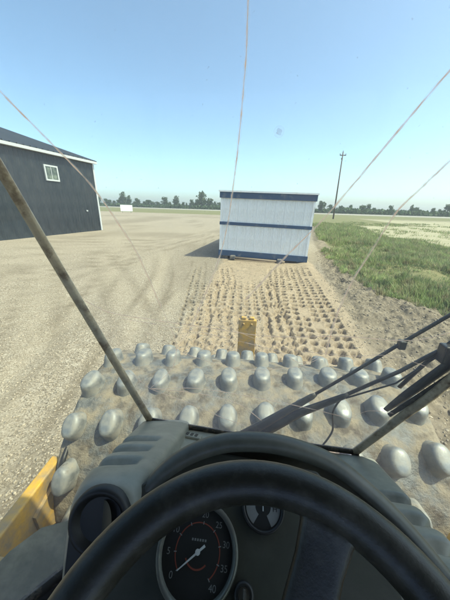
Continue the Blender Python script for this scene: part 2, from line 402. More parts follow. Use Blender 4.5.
def build_ground():
    fx = np.arange(-2.9, 4.6, 0.02); fy = np.arange(2.4, 12.6, 0.02)
    xr = [v for v in grow(fx[-1], 70, 1.13, 0.02)][1:]; xl = [-v for v in grow(2.9, 70, 1.13, 0.02)][1:][::-1]
    yr = [v for v in grow(fy[-1], 68, 1.135, 0.02)][1:]; yl = [2.4-(v) for v in grow(0, 60, 1.13, 0.02)][1:][::-1]
    xs = np.array(list(xl)+list(fx)+list(xr)); ys = np.array(list(yl)+list(fy)+list(yr))
    X, Y = np.meshgrid(xs, ys); Z = height(X, Y)
    nx, ny = len(xs), len(ys)
    co = np.stack([X, Y, Z], -1).reshape(-1, 3)
    idx = np.arange(nx*ny).reshape(ny, nx)
    q = np.stack([idx[:-1,:-1], idx[:-1,1:], idx[1:,1:], idx[1:,:-1]], -1).reshape(-1, 4)
    me = bpy.data.meshes.new('ground'); me.vertices.add(len(co)); me.vertices.foreach_set('co', co.ravel())
    me.loops.add(q.size); me.loops.foreach_set('vertex_index', q.ravel().astype(np.int32))
    me.polygons.add(len(q)); me.polygons.foreach_set('loop_start', np.arange(0, q.size, 4, dtype=np.int32))
    me.polygons.foreach_set('use_smooth', np.ones(len(q), bool)); me.update(); me.validate()
    e, g = dirt_edge(Y), verge(Y)
    track = sstep(2.5, 1.7, np.abs(X-0.75-0.02*(Y-6)))*sstep(40, 12, Y)
    right = sstep(g-0.4, g+0.3, X)
    field = sstep(9.5, 11.5, X)*sstep(15, 17, Y)*sstep(46+0.35*(X-12), 42+0.3*(X-12), Y)*right
    field = np.maximum(field, sstep(28, 34, X)*sstep(120, 60, Y)*0.75*right*(Y > 10))
    grass = right*(1-field)
    far = sstep(78, 96, Y + 0.10*(X+40))*sstep(8, 2, X-6)
    far = np.maximum(far, sstep(60, 110, np.abs(X+10))*(X < 0))
    grass = np.maximum(grass, far)
    dirt = sstep(e-0.15, e+0.25, X)*sstep(g+2.2, g+0.6, X)*sstep(70, 35, Y)
    colr = np.stack([track, grass, field, dirt], -1).reshape(-1, 4)
    ca = me.attributes.new('region', 'FLOAT_COLOR', 'POINT'); ca.data.foreach_set('color', colr.astype(np.float32).ravel())
    pale = np.zeros_like(X); dark = np.zeros_like(X)
    for k, (a, b, cv, wid) in enumerate(((-2.6, 0.22, 0.010, 0.24), (-4.3, 0.22, 0.010, 0.24), (-6.6, -0.1, -0.006, 0.3), (-8.5, -0.1, -0.006, 0.3), (-3.2, 0.75, 0.0, 0.35), (-5.6, 0.75, 0.0, 0.35), (-9, 0.3, 0.012, 0.4), (-1.9, 0.05, 0.004, 0.2))):
        q = X - (a - b*(Y-6) - cv*(Y-6)**2) - 0.5*(vnoise(Y*0.22, Y*0+3, k)-0.5)
        line = np.exp(-(q/wid)**2)*(0.6+0.8*vnoise(Y*0.6, X*0.3, k+9))
        edge = np.exp(-((np.abs(q)-wid*1.6)/(wid*0.5))**2)*1.3*vnoise(Y*0.8, X*0.4, k+19)
        pale = np.maximum(pale, line); dark = np.maximum(dark, edge)
    pat = sstep(0.50, 0.64, fbm(X*0.16, Y*0.09, 90, 5)); dark = np.maximum(dark, 0.65*pat)
    pale = np.maximum(pale, 0.8*sstep(0.52, 0.66, fbm(X*0.20+9, Y*0.08+4, 95, 5)))
    off = (X < dirt_edge(Y)-0.1)*sstep(95, 60, Y)
    wr = np.stack([pale*off, dark*off, off*0, off*0+1], -1).reshape(-1, 4)
    cb = me.attributes.new('wear', 'FLOAT_COLOR', 'POINT'); cb.data.foreach_set('color', wr.astype(np.float32).ravel())
    me.materials.append(M['ground'])
    o = bpy.data.objects.new('ground', me); COL.objects.link(o); o['kind'] = 'structure'
build_ground()

FARLINE = [(-420, 300), (-120, 226), (-24, 190), (43, 168), (110, 150), (230, 118), (420, 60)]
def farpoint(x): return float(np.interp(x, [p[0] for p in FARLINE], [p[1] for p in FARLINE]))
def build_far_road():
    v = []; f = []; n = 60
    for i in range(n):
        x = -400 + 800*i/(n-1); y = farpoint(x) - 14
        for dy, z in ((-9, -0.05), (-4.5, 0.42), (4.5, 0.45), (9, -0.05)): v.append((x, y+dy, z))
    for i in range(n-1):
        for k in range(3): f.append((i*4+k, i*4+k+4, i*4+k+5, i*4+k+1))
    o = fix(mesh('gravel_road', v, f, 'road')); o['kind'] = 'structure'
build_far_road()

def stuff_mesh(name, co, faces_n, q, m):
    me = bpy.data.meshes.new(name); me.vertices.add(len(co)); me.vertices.foreach_set('co', co.astype(np.float32).ravel())
    me.loops.add(q.size); me.loops.foreach_set('vertex_index', q.ravel().astype(np.int32))
    me.polygons.add(len(q)); me.polygons.foreach_set('loop_start', np.arange(0, q.size, faces_n, dtype=np.int32)); me.update(); me.validate()
    me.materials.append(M[m]); o = bpy.data.objects.new(name, me); COL.objects.link(o); o['kind'] = 'stuff'; return o

def ico():
    bm = bmesh.new(); bmesh.ops.create_icosphere(bm, subdivisions=1, radius=1)
    v = np.array([x.co[:] for x in bm.verts]); f = np.array([[w.index for w in q.verts] for q in bm.faces]); bm.free(); return v, f
ICOV, ICOF = ico()
def scatter_stones(name, px, py, size, m, sink=0.25):
    n = len(px); pz = height(px, py)
    sc = size[:, None]*RNG.uniform(0.6, 1.25, (n, 3))*np.array([1, 1, 0.7])
    V = ICOV[None]*sc[:, None, :]*RNG.uniform(0.6, 1.3, (n, len(ICOV), 1))
    a = RNG.uniform(0, 6.28, n); c, s = np.cos(a)[:, None], np.sin(a)[:, None]
    V = np.stack([V[..., 0]*c - V[..., 1]*s, V[..., 0]*s + V[..., 1]*c, V[..., 2]], -1)
    V += np.stack([px, py, pz + size*(0.7-2*sink)*0.6], -1)[:, None, :]
    F = ICOF[None] + (np.arange(n)*len(ICOV))[:, None, None]
    return stuff_mesh(name, V.reshape(-1, 3), 3, F.reshape(-1, 3), m)
def build_stones():
    n = 60000      # gravel on the lot: denser near the roller
    ang = RNG.uniform(R(-78), R(4), n); dist = 1.6 + 15*RNG.random(n)**1.5
    px, py = np.sin(ang)*dist, np.cos(ang)*dist
    k = ~((np.abs(px-0.6) < 1.7) & (py < 3.3)); px, py = px[k], py[k]
    scatter_stones('gravel_stones', px, py, 0.0045 + 0.016*RNG.random(len(px))**2.8, 'stone')
    n = 9000       # clods and stones thrown up along the right edge of the track
    py = 0.8 + 15*RNG.random(n)**1.4; t = RNG.random(n); px = dirt_edge(py)-0.15 + (verge(py)-dirt_edge(py)+0.9)*t
    scatter_stones('dirt_clods', px, py, 0.006 + 0.028*RNG.random(n)**4.5, 'clod')
    n = 16000
    py = 0.8 + 15*RNG.random(n)**1.4; px = dirt_edge(py)-0.3 + (verge(py)-dirt_edge(py)+1.0)*RNG.random(n)
    scatter_stones('edge_stones', px, py, 0.005 + 0.02*RNG.random(n)**4, 'stone')
    n = 3500
    px = RNG.uniform(-1.6, 2.6, n); py = RNG.uniform(3.4, 12, n)
    scatter_stones('track_crumbs', px, py, 0.005 + 0.016*RNG.random(n)**3, 'clod')
build_stones()

def build_grass():
    P = []
    def clumps(n, ylo, yhi, dlo, dhi, hlo, hhi, nb, spread, pw=1.6, thr=0.0):
        y = ylo + (yhi-ylo)*RNG.random(n)**pw; x = verge(y) + dlo + (dhi-dlo)*RNG.random(n)
        dens = fbm(x*0.55, y*0.4, 40, 4); k = dens > thr; x, y, dens = x[k], y[k], dens[k]
        hh = (hlo + (hhi-hlo)*RNG.random(len(x)))*(0.55+0.9*dens)
        for b in range(nb):
            P.append(np.stack([x + RNG.normal(0, spread, len(x)), y + RNG.normal(0, spread, len(x)), hh*RNG.uniform(0.5, 1.1, len(x))], -1))
    clumps(6500, 5.5, 20, -0.3, 4.6, 0.08, 0.40, 13, 0.06, 1.4, 0.45)
    clumps(1500, 4.5, 16, -0.9, 0.4, 0.08, 0.22, 9, 0.05, 1.3, 0.46)
    clumps(4500, 18, 48, -0.5, 6.0, 0.2, 0.5, 8, 0.12, 1.3, 0.34)
    clumps(9000, 5.0, 26, 0.5, 8.5, 0.05, 0.20, 9, 0.09, 1.4, 0.26)
    clumps(5000, 7, 24, 3.6, 8.5, 0.16, 0.36, 9, 0.10, 1.3, 0.18)
    clumps(3500, 16, 60, 6, 26, 0.10, 0.3, 6, 0.15, 1.2, 0.50)
    P_ = np.concatenate(P); n = len(P_); x, y, h = P_.T; z = height(x, y) - 0.01
    a = RNG.uniform(0, 6.28, n); lean = h*RNG.uniform(0.15, 0.75, n); w = 0.0035 + 0.0045*RNG.random(n) + 0.0004*y
    dx, dy = np.cos(a), np.sin(a); sx, sy = -dy*w, dx*w
    V = np.empty((n, 5, 3))
    V[:, 0] = np.stack([x-sx, y-sy, z], -1); V[:, 1] = np.stack([x+sx, y+sy, z], -1)
    mx, my, mz = x+dx*lean*0.35, y+dy*lean*0.35, z+h*0.62
    V[:, 2] = np.stack([mx+sx*0.8, my+sy*0.8, mz], -1); V[:, 3] = np.stack([mx-sx*0.8, my-sy*0.8, mz], -1)
    V[:, 4] = np.stack([x+dx*lean, y+dy*lean, z+h], -1)
    base = (np.arange(n)*5)[:, None]
    T = np.concatenate([base+np.array([[0, 1, 2]]), base+np.array([[0, 2, 3]]), base+np.array([[3, 2, 4]])])
    stuff_mesh('verge_grass', V.reshape(-1, 3), 3, T, 'blade')
build_grass()

# ------------------------------------------------------------------ charcoal metal building on the left
def build_shed():
    A = Vector((-14.72, 24.5, 0)); d = Vector((-0.1735, -0.985, 0)).normalized(); back = Vector((-0.985, 0.1735, 0))
    ang = math.atan2(-back.y, -back.x)
    root = empty('metal_building', A, 'charcoal metal building with white trim and one small square window', 'building', rz=ang)
    # drawn with +x into the building and the wall along -y, mirrored in x at the end
    LEN, WID, EAVE, SL = 27.0, 24.0, 5.95, 0.295
    n = 30; pw = LEN/n
    prof = []
    for k in range(3):
        b = k*pw/3
        prof += [(b, 0), (b+pw/3-0.11, 0), (b+pw/3-0.075, -0.02), (b+pw/3-0.035, -0.02)]
    prof.append((pw-0.002, 0))
    v = []; f = []
    for (t, off) in prof: v += [(off, -t, 0), (off, -t, EAVE)]
    for i in range(len(prof)-1): f.append((2*i, 2*i+1, 2*i+3, 2*i+2))
    p0 = mesh('wall_panel', v, f, 'shed', root)
    for i in range(1, n):
        c = copy_obj(p0, root); c.location = (0, -i*pw, 0)
    core = box('wall_core', (0.05, WID, -LEN, -0.05, 0, EAVE), 'shed', root)
    gab = mesh('gable_wall', [(0.02, 0.0, 0), (WID, 0.0, 0), (WID, 0.0, EAVE), (WID/2, 0.0, EAVE+SL*WID/2), (0.02, 0.0, EAVE)], [(0, 1, 2, 3, 4)], 'shed', root)
    # roof slopes with ribs
    def slope(x0, z0, x1, z1):
        vv = []; ff = []; m = 60; wv = (LEN+0.5)/m
        for i in range(m):
            y = 0.25 - i*wv
            for yy, dz in ((y, 0), (y-wv*0.7, 0), (y-wv*0.78, 0.04), (y-wv*0.92, 0.04)): vv += [(x0, yy, z0+dz), (x1, yy, z1+dz)]
        for i in range(m*4-1): ff.append((2*i, 2*i+2, 2*i+3, 2*i+1))
        return vv, ff
    a, b = slope(-0.35, EAVE+0.10-0.35*SL+0.11, WID/2, EAVE+0.21+SL*WID/2); mesh('roof', a, b, 'roof', root)
    a, b = slope(WID+0.35, EAVE+0.10-0.35*SL+0.11, WID/2, EAVE+0.21+SL*WID/2); mesh('roof', a, b, 'roof', root)
    box('eave_trim', (-0.34, -0.05, -LEN-0.2, 0.20, EAVE-0.10, EAVE+0.09), 'trim', root)
    box('corner_trim', (-0.06, 0.12, -0.12, 0.05, 0, EAVE-0.13), 'trim', root)
    tv = [(-0.30, 0.06, EAVE-0.10), (WID/2, 0.06, EAVE-0.10+SL*(WID/2+0.3)), (WID/2, 0.06, EAVE+0.16+SL*(WID/2+0.3)), (-0.30, 0.06, EAVE+0.16)]
    tv += [(x, 0.22, z) for x, y, z in tv]
    mesh('rake_trim', tv, BOXF, 'roof', root)
    # window about 4.3 to 5.4 m from the far corner
    w0, w1, z0, z1 = -5.13, -3.95, 4.02, 5.12
    fr = mesh('window', *frame_geo(w0, w1, z0, z1, 0.11, -0.09, 0.02), 'trim', root)
    box('pane', (-0.055, -0.042, w0+0.1, w1-0.1, z0+0.1, z1-0.1), 'pane', fr)
    box('mullion', (-0.075, -0.056, w0+0.55, w0+0.59, z0+0.1, z1-0.1), 'trim', fr)
    box('wall_light', (-0.14, -0.022, -1.70, -1.55, 1.76, 1.88), 'trim', root, 0.02)
    done = set()
    for o in root.children_recursive:
        if o.data.name in done: continue
        done.add(o.data.name)
        for v_ in o.data.vertices: v_.co.x = -v_.co.x
        o.data.flip_normals()
def frame_geo(y0, y1, z0, z1, w, xa, xb):
    v = []; f = []
    for (a, b, c, d) in ((y0, y1, z0, z0+w), (y0, y1, z1-w, z1), (y0, y0+w, z0+w, z1-w), (y1-w, y1, z0+w, z1-w)):
        k = len(v); v += boxv(xa, xb, a, b, c, d); f += [tuple(k+i for i in q) for q in BOXF]
    return v, f
build_shed()

# ------------------------------------------------------------------ white skid shack ahead
def build_shack():
    ax = Vector((0.992, -0.129, 0)); ang = math.atan2(ax.y, ax.x)
    root = empty('skid_shack', (-1.515, 12.67, 0.065), 'white ribbed skid shack with navy trim parked on the gravel ahead', 'shack', rz=ang)
    root.rotation_euler = (0, R(1.1), ang)
    W, D = 4.30, 8.5
    n = 10; pw = W/n; per = 7
    def panel(h):
        rw = (pw-0.004)/per; pr = []
        for k in range(per): pr += [(k*rw, 0), (k*rw+rw*0.45, 0), (k*rw+rw*0.58, -0.022), (k*rw+rw*0.86, -0.022)]
        pr.append((pw-0.004, 0)); v = []; f = []
        for t, o in pr: v += [(t, o, 0), (t, o, h)]
        for i in range(len(pr)-1): f.append((2*i, 2*i+2, 2*i+3, 2*i+1))
        return v, f
    lo = mesh('lower_panel', *panel(1.26), 'white_panel', root); hi = mesh('upper_panel', *panel(1.09), 'white_panel', root)
    for i in range(n):
        a = lo if i == 0 else copy_obj(lo, root); a.location = (i*pw, 0, 0.36)
        a = hi if i == 0 else copy_obj(hi, root); a.location = (i*pw, 0, 1.73)
    box('wall_core', (0.01, W-0.01, 0.03, D, 0.36, 2.82), 'white_panel', root)
    box('belt_trim', (-0.02, W+0.02, -0.045, 0.029, 1.60, 1.74), 'navy', root)
    box('base_beam', (-0.03, W+0.03, -0.05, 0.16, 0.10, 0.375), 'navy', root)
    box('fascia', (-0.05, W+0.05, -0.08, 0.028, 2.81, 3.07), 'navy', root)
    box('fascia', (-0.05, 0.008, 0.03, D, 2.81, 3.07), 'navy', root)
    box('fascia', (W-0.008, W+0.05, 0.03, D, 2.81, 3.07), 'navy', root)
    box('roof', (-0.09, W+0.09, -0.13, D+0.05, 3.071, 3.14), 'white_panel', root)
    for x in (0.0, W-0.09):
        box('corner_trim', (x, x+0.09, -0.034, 0.028, 0.377, 2.808), 'white_panel', root)
    for x in (0.12, W-0.45):
        box('skid_runner', (x, x+0.33, 0.02, D, -0.13, 0.099), 'skid', root)
    for x in (0.62, 2.92):
        box('tow_lug', (x, x+0.26, -0.32, -0.051, -0.02, 0.17), 'skid', root, 0.04)
    tube('tow_bar', [(0.66, -0.24, 0.075), (3.3, -0.24, 0.06)], 0.05, 'timber', root)
build_shack()

# ------------------------------------------------------------------ utility pole, sign, fence
def build_pole():
    root = empty('utility_pole', (23.4, 76.8, 0), 'tall leaning wooden utility pole with short crossarm at the grass edge', 'utility pole')
    tube('shaft', [(0, 0, -0.3), (-0.3, 0, 16.6)], [0.21, 0.14], 'pole', root)
    box('crossarm', (-1.0, 0.55, -0.1, 0.06, 15.75, 15.95), 'pole', root)
    for x in (-0.95, 0.45):
        tube('insulator', [(x, -0.02, 15.95), (x, -0.02, 16.3)], [0.09, 0.05], 'pole', root)
    tube('insulator', [(-0.3, 0, 16.6), (-0.3, 0, 16.95)], [0.09, 0.05], 'pole', root)
    box('transformer_bracket', (-0.5, -0.23, -0.16, 0.16, 14.9, 15.2), 'pole', root)
build_pole()
def build_sign():
    root = empty('white_sign', (-37.3, 76.8, 0), 'plain white board on two posts at the far edge of the lot', 'sign', rz=R(24))
    box('board', (-1.7, 1.7, -0.05, 0.05, 0.5, 2.3), 'sign', root)
    for x in (-1.2, 1.2): box('post', (x-0.07, x+0.07, 0.051, 0.19, -0.2, 2.25), 'post', root)
build_sign()
def build_fence():
    words = ['nearest', 'second nearest', 'third nearest', 'fourth', 'fifth', 'sixth', 'seventh']
    for i in range(7):
        x, y = 29 + 5.5*i, 40 + 5.2*i
        o = tube('fence_post', [(x, y, -0.2), (x+0.02, y, 1.55)], 0.075, 'post', None, seg=8)
        tag(o, 'weathered fence post on the right field, %s from the camera' % words[i], 'fence post', 'fence posts on the right field')
build_fence()

# ------------------------------------------------------------------ far trees
def tree_meshes(kind, seed):
    r = np.random.default_rng(seed)
    H = 1.0
    nb = 60 if kind != 'poplar' else 46
    tri = []
    for b in range(nb):
        if kind == 'round':
            p = r.normal(0, 1, 3); p /= np.linalg.norm(p); q = p*np.array([0.34, 0.34, 0.34])*r.random()**0.4 + np.array([0, 0, 0.62])
        elif kind == 'poplar':
            zz = 0.15+0.82*r.random(); a = r.uniform(0, 6.28); w = 0.15*math.sin(math.pi*min(1, (zz-0.08)))**0.6*r.random()**0.5
            q = np.array([w*math.cos(a), w*math.sin(a), zz])
        else:
            zz = 0.12+0.8*r.random()**0.8; a = r.uniform(0, 6.28); w = 0.42*(1-zz*0.75)*r.random()**0.5*(0.7+0.6*r.random())
            q = np.array([w*math.cos(a), w*math.sin(a), zz])
        rad = 0.06+0.055*r.random()
        for k in range(18):
            o = r.normal(0, 1, 3); o = q + o/np.linalg.norm(o)*rad*r.random()**0.4
            s = 0.016+0.022*r.random(); e1 = r.normal(0, 1, 3); e1 /= np.linalg.norm(e1); e2 = np.cross(e1, r.normal(0, 1, 3)); e2 /= np.linalg.norm(e2)
            tri.append([o-e1*s, o+e1*s, o+e1*s*0.6+e2*s*1.6, o-e1*s*0.6+e2*s*1.6])
    V = np.array(tri).reshape(-1, 3); F = np.arange(len(V)).reshape(-1, 4)
    return V, F
PROTO = []
def build_trees():
    for i, kind in enumerate(('round', 'bush', 'poplar', 'bush', 'round')):
        V, F = tree_meshes(kind, 50+i)
        t = empty('tree', (0, 0, 0))
        mesh('crown', V.tolist(), F.tolist(), 'leaf', t)
        tv, tf = tubegeo([(0, 0, -0.03), (0.01, 0, 0.35), (0.0, 0.01, 0.75)], [0.03, 0.022, 0.008], 7)
        for a in range(4):
            q = a*1.7; b, g = tubegeo([(0, 0, 0.3+0.08*a), (0.16*math.cos(q), 0.16*math.sin(q), 0.52+0.07*a)], [0.012, 0.005], 5)
            k = len(tv); tv += b; tf += [tuple(k+j for j in z) for z in g]
        mesh('trunk', tv, tf, 'bark', t, True)
        PROTO.append(t)
    used = [False]*len(PROTO)
    def put(k, x, y, h, wide, label, group):
        if used[k]: t = copy_tree(PROTO[k])
        else: t = PROTO[k]; used[k] = True
        t.location = (x, y, -0.1); t.scale = (h*wide, h*wide, h); t.rotation_euler = (0, 0, random.uniform(0, 6.28))
        tag(t, label, 'tree', group)
    put(0, -37.5, 201, 13.5, 0.8, 'tallest round-headed tree of the far tree line, just left of the white shack', 'far shelterbelt trees')
    put(4, -31, 200, 9.0, 0.9, 'rounded tree at the left roof corner of the white shack', 'far shelterbelt trees')
    put(4, 32.5, 178, 10.5, 0.8, 'dark tree showing just right of the white shack roof', 'far shelterbelt trees')
    put(2, -113, 228, 12.5, 1.3, 'slim pointed tree above the left end of the far tree line', 'far shelterbelt trees')
    x = -150
    while x < 215:
        y = farpoint(x) + random.uniform(2, 16)
        left = x < -22
        if left: h = random.choice((4.5, 5.5, 6, 7, 8.5)) * random.uniform(0.85, 1.15)
        elif x < 30: h = random.uniform(6, 9)
        else: h = random.choice((3.2, 4.0, 4.8, 5.5, 6.5)) * random.uniform(0.8, 1.15)*np.interp(x, [30, 110, 215], [1.15, 0.95, 0.75])
        put(random.choice((0, 1, 1, 3, 3, 2, 4)), x, y, h, random.uniform(0.85, 1.35),
            'low dark tree in the far tree line left of the white shack' if left else ('tree top in the far tree line behind the white shack' if x < 30 else 'low dark tree in the far tree line right of the white shack'),
            'far trees left of the shack' if left else ('far trees behind the shack' if x < 30 else 'far trees right of the shack'))
        x += random.uniform(1.3, 3.8) if left else random.uniform(1.5, 4.0)*np.interp(x, [30, 215], [1.0, 0.7])
    # undergrowth at the foot of the belt: one mass
    n = 26000; bx = RNG.uniform(-170, 230, n); by = np.array([farpoint(v) for v in bx]) + RNG.uniform(-1, 14, n)
    bz = RNG.random(n)*(1.4+2.8*fbm(bx*0.12, by*0+2, 60, 4)); s = 0.25+0.45*RNG.random(n)
    e1 = RNG.normal(0, 1, (n, 3)); e1 /= np.linalg.norm(e1, axis=1)[:, None]; e2 = np.cross(e1, RNG.normal(0, 1, (n, 3))); e2 /= np.linalg.norm(e2, axis=1)[:, None]
    c = np.stack([bx, by, bz], -1); s = s[:, None]
    V = np.stack([c-e1*s, c+e1*s, c+e1*s*0.6+e2*s*1.6, c-e1*s*0.6+e2*s*1.6], 1).reshape(-1, 3)
    stuff_mesh('far_brush', V, 4, np.arange(len(V)).reshape(-1, 4), 'leaf')
build_trees()

# ------------------------------------------------------------------ the roller that carries the camera
ROLLER = empty('road_roller', (0, 0, 0), 'padfoot road roller with yellow frame, seen from inside its own cab', 'road roller')

def build_drum():
    CY, RS, HW = 1.455, 0.645, 1.07
    root = ROLLER
    na, nx = 300, 130; ang = np.linspace(0, 2*np.pi, na, endpoint=False); xs = np.linspace(-HW, HW, nx)
    A, X = np.meshgrid(ang, xs, indexing='ij')
    # caked soil between the pads: uneven skin
    Rr = RS + (0.022*(fbm(X*9+20, A*6+1, 70, 4)-0.47) + 0.014*(fbm(X*30+20, A*20+1, 75, 3)-0.44)) + 0.0*(fbm(X*7, A*5, 70, 1)*np.ones_like(A)-0.47)*np.minimum(1, 6*np.abs(np.pi-np.abs(A-np.pi))/np.pi+0.1)
    V = np.stack([X+0.01, CY+Rr*np.sin(A), 0.72+Rr*np.cos(A)], -1).reshape(-1, 3); F = []
    for i in range(na):
        j = (i+1) % na
        for k in range(nx-1): F.append((i*nx+k, j*nx+k, j*nx+k+1, i*nx+k+1))
    F.append(tuple(i*nx for i in range(na))); F.append(tuple(i*nx+nx-1 for i in range(na-1, -1, -1)))
    drum = fix(mesh('drum', V.tolist(), F, 'drum', root, True)); drum['label'] = 'dusty steel drum shell caked with tan soil'
    # pad: tapered oval lug, local z outwards, x along the axle, y round the drum
    prof = [(0.074, 0.096, -0.03), (0.063, 0.086, -0.006), (0.057, 0.079, 0.018), (0.053, 0.074, 0.048), (0.049, 0.0695, 0.070), (0.042, 0.061, 0.081), (0.028, 0.041, 0.0865), (0.010, 0.015, 0.088)]
    seg = 24; v = []; f = []
    for (a, b, z) in prof:
        for k in range(seg):
            q = 2*math.pi*k/seg; c, s = math.cos(q), math.sin(q); ex = 0.92
            v.append((a*math.copysign(abs(c)**ex, c), b*math.copysign(abs(s)**ex, s), z))
    for i in range(len(prof)-1):
        for k in range(seg): f.append((i*seg+k, i*seg+(k+1) % seg, (i+1)*seg+(k+1) % seg, (i+1)*seg+k))
    f.append(tuple((len(prof)-1)*seg+k for k in range(seg)))
    pad0 = mesh('pad', v, f, 'steel', drum, True); first = True
    NR = 16
    for j in range(NR):
        th = R(-5 + 360/NR*j)
        sh = {15: -0.02, 0: -0.03, 1: -0.02, 2: 0.09, 14: 0.0, 13: 0.06}.get(j, 0.02 + 0.05*(j % 3))
        for i in range(10):
            x = -0.985 + i*0.2235 + sh
            if x > 1.08 or x < -1.06: continue
            th = R(-5 + 360/NR*j + 12*x)       # rows run in a shallow spiral
            if first: p = pad0; first = False
            else: p = copy_obj(pad0, drum)
            m = Matrix.Rotation(-th, 4, 'X')
            jit = Matrix.Rotation(random.uniform(-0.12, 0.12), 4, 'Z'); sc = Matrix.Diagonal((random.uniform(0.94, 1.06), random.uniform(0.94, 1.06), random.uniform(0.9, 1.06), 1))
            loc = Vector((x + random.uniform(-0.006, 0.006), CY + (RS-0.004)*math.sin(th), 0.72 + (RS-0.004)*math.cos(th)))
            p.matrix_local = Matrix.Translation(loc) @ m @ jit @ sc
build_drum()

def extrude_x(name, poly, x0, x1, m, parent):
    n = len(poly); v = [(x0, y, z) for y, z in poly] + [(x1, y, z) for y, z in poly]
    f = [tuple(range(n)), tuple(range(2*n-1, n-1, -1))] + [(i, (i+1) % n, n+(i+1) % n, n+i) for i in range(n)]
    return fix(mesh(name, v, f, m, parent))
def build_frame():
    prof = [(2.60, 0.45), (2.60, 0.70), (1.9, 0.62), (1.1, 0.62), (0.97, 1.05), (-0.55, 1.05), (-0.55, 0.55), (0.6, 0.50), (1.1, 0.40)]
    for s in (-1, 1):
        x = 1.10 if s > 0 else -1.08
        fr = bevel(extrude_x('side_frame', prof, x, x + s*0.06, 'yellow', ROLLER), 0.008)
        gus = extrude_x('gusset', [(0.95, 0.99), (0.72, 0.93), (0.72, 0.80), (0.82, 0.72)], x - s*0.001, x - s*0.02, 'yellow', fr)
    bevel(box('front_beam', (-1.079, 1.099, 2.36, 2.60, 0.46, 0.69), 'yellow', ROLLER), 0.01)
    bevel(box('rear_crossmember', (-1.055, 1.095, 0.30, 0.62, 0.56, 0.90), 'yellow', ROLLER), 0.01)
    bevel(box('frame_riser', (0.95, 1.096, 0.35, 0.80, 0.905, 1.10), 'yellow', ROLLER), 0.01)
    p = bevel(box('front_post', (-0.098, 0.092, 2.42, 2.47, 0.60, 1.345), 'yellow', ROLLER), 0.006)
    for x in (-0.045, 0.04):
        box('lug', (x-0.026, x+0.026, 2.425, 2.465, 1.3451, 1.375), 'yellow', p, 0.008)
        tube('bolt', [(x, 2.42, 1.30), (x, 2.412, 1.30)], 0.012, 'yellow', p, 8)
    # scraper bar with hose behind the drum's left end
    tube('hydraulic_hose', smoothpath([(-1.03, 0.995, 1.14), (-1.025, 0.955, 1.12), (-1.02, 0.91, 1.09), (-1.03, 0.87, 1.0)]), 0.014, 'black', ROLLER)
    # dusty plate at the front left corner of the platform, with a yellow bracket
    v = []
    out = [(-0.60, 0.56), (-0.72, 0.585), (-0.81, 0.55), (-0.87, 0.47), (-0.92, 0.30), (-0.90, 0.02), (-0.50, 0.02), (-0.50, 0.50)]
    n = len(out); v = [(x, y, 1.22) for x, y in out] + [(x, y, 1.235) for x, y in out]
    f = [tuple(range(n-1, -1, -1)), tuple(range(n, 2*n))] + [(i, (i+1) % n, n+(i+1) % n, n+i) for i in range(n)]
    fix(mesh('platform_plate', v, f, 'dust_plate', ROLLER))
    box('step_bracket', (-1.0, -0.86, 0.40, 0.50, 1.06, 1.11), 'yellow', ROLLER, 0.006)
    # rear half, out of the photograph's view: engine hood and tyres carry the cab
    bevel(box('engine_hood', (-0.75, 0.75, -3.2, -1.25, 0.95, 1.95), 'yellow', ROLLER), 0.08)
    bevel(box('rear_chassis', (-0.55, 0.55, -3.1, -0.3, 0.55, 0.948), 'yellow', ROLLER), 0.03)
    bevel(box('articulation_hitch', (-0.2, 0.2, -0.3, 0.31, 0.58, 0.90), 'skid', ROLLER), 0.02)
    for s in (-1, 1):
        v = []; f = []; seg = 40
        pr = [(0.30, -0.24), (0.62, -0.26), (0.74, -0.22), (0.77, 0), (0.74, 0.22), (0.62, 0.26), (0.30, 0.24)]
        for r_, x in pr:
            for k in range(seg): q = 2*math.pi*k/seg; v.append((s*0.84+x, -2.0+r_*math.sin(q), 0.765+r_*math.cos(q)))
        for i in range(len(pr)-1):
            for k in range(seg): f.append((i*seg+k, i*seg+(k+1) % seg, (i+1)*seg+(k+1) % seg, (i+1)*seg+k))
        f.append(tuple(range(seg))); f.append(tuple((len(pr)-1)*seg+k for k in range(seg)))
        w = fix(mesh('tyre', v, f, 'tyre', ROLLER, True))
build_frame()

# windshield plane: y = 0.62 - 0.12 (z - 1.77)
def WS(x, z, off=0.0): return Vector((x, 0.62 - 0.12*(z-1.77) + off, z))
LEFT_EDGE = [(-0.337, 1.793), (-0.475, 2.249), (-0.559, 2.534), (-0.645, 2.82)]
BOT_EDGE = [(-0.337, 1.793), (0.001, 1.757), (0.342, 1.735)]
RIGHT_EDGE = [(0.342, 1.735), (0.425, 1.91), (0.498, 2.065), (0.60, 2.40), (0.65, 2.82)]
def ribbon(name, pts, w, m, parent, off):
    """flat strip lying in the windshield plane"""
    P = [Vector((x, z)) for x, z in pts]; v = []; f = []; n = len(P)
    for i, p in enumerate(P):
        t = (P[min(i+1, n-1)] - P[max(i-1, 0)]).normalized(); s = Vector((-t.y, t.x))
        ww = w*(0.7+0.6*random.random()) if 0 < i < n-1 else w*0.3
        a, b = p + s*ww*0.5, p - s*ww*0.5
        v += [WS(a.x, a.y, off), WS(b.x, b.y, off)]
    for i in range(n-1): f.append((2*i, 2*i+1, 2*i+3, 2*i+2))
    return mesh(name, v, f, m, parent)
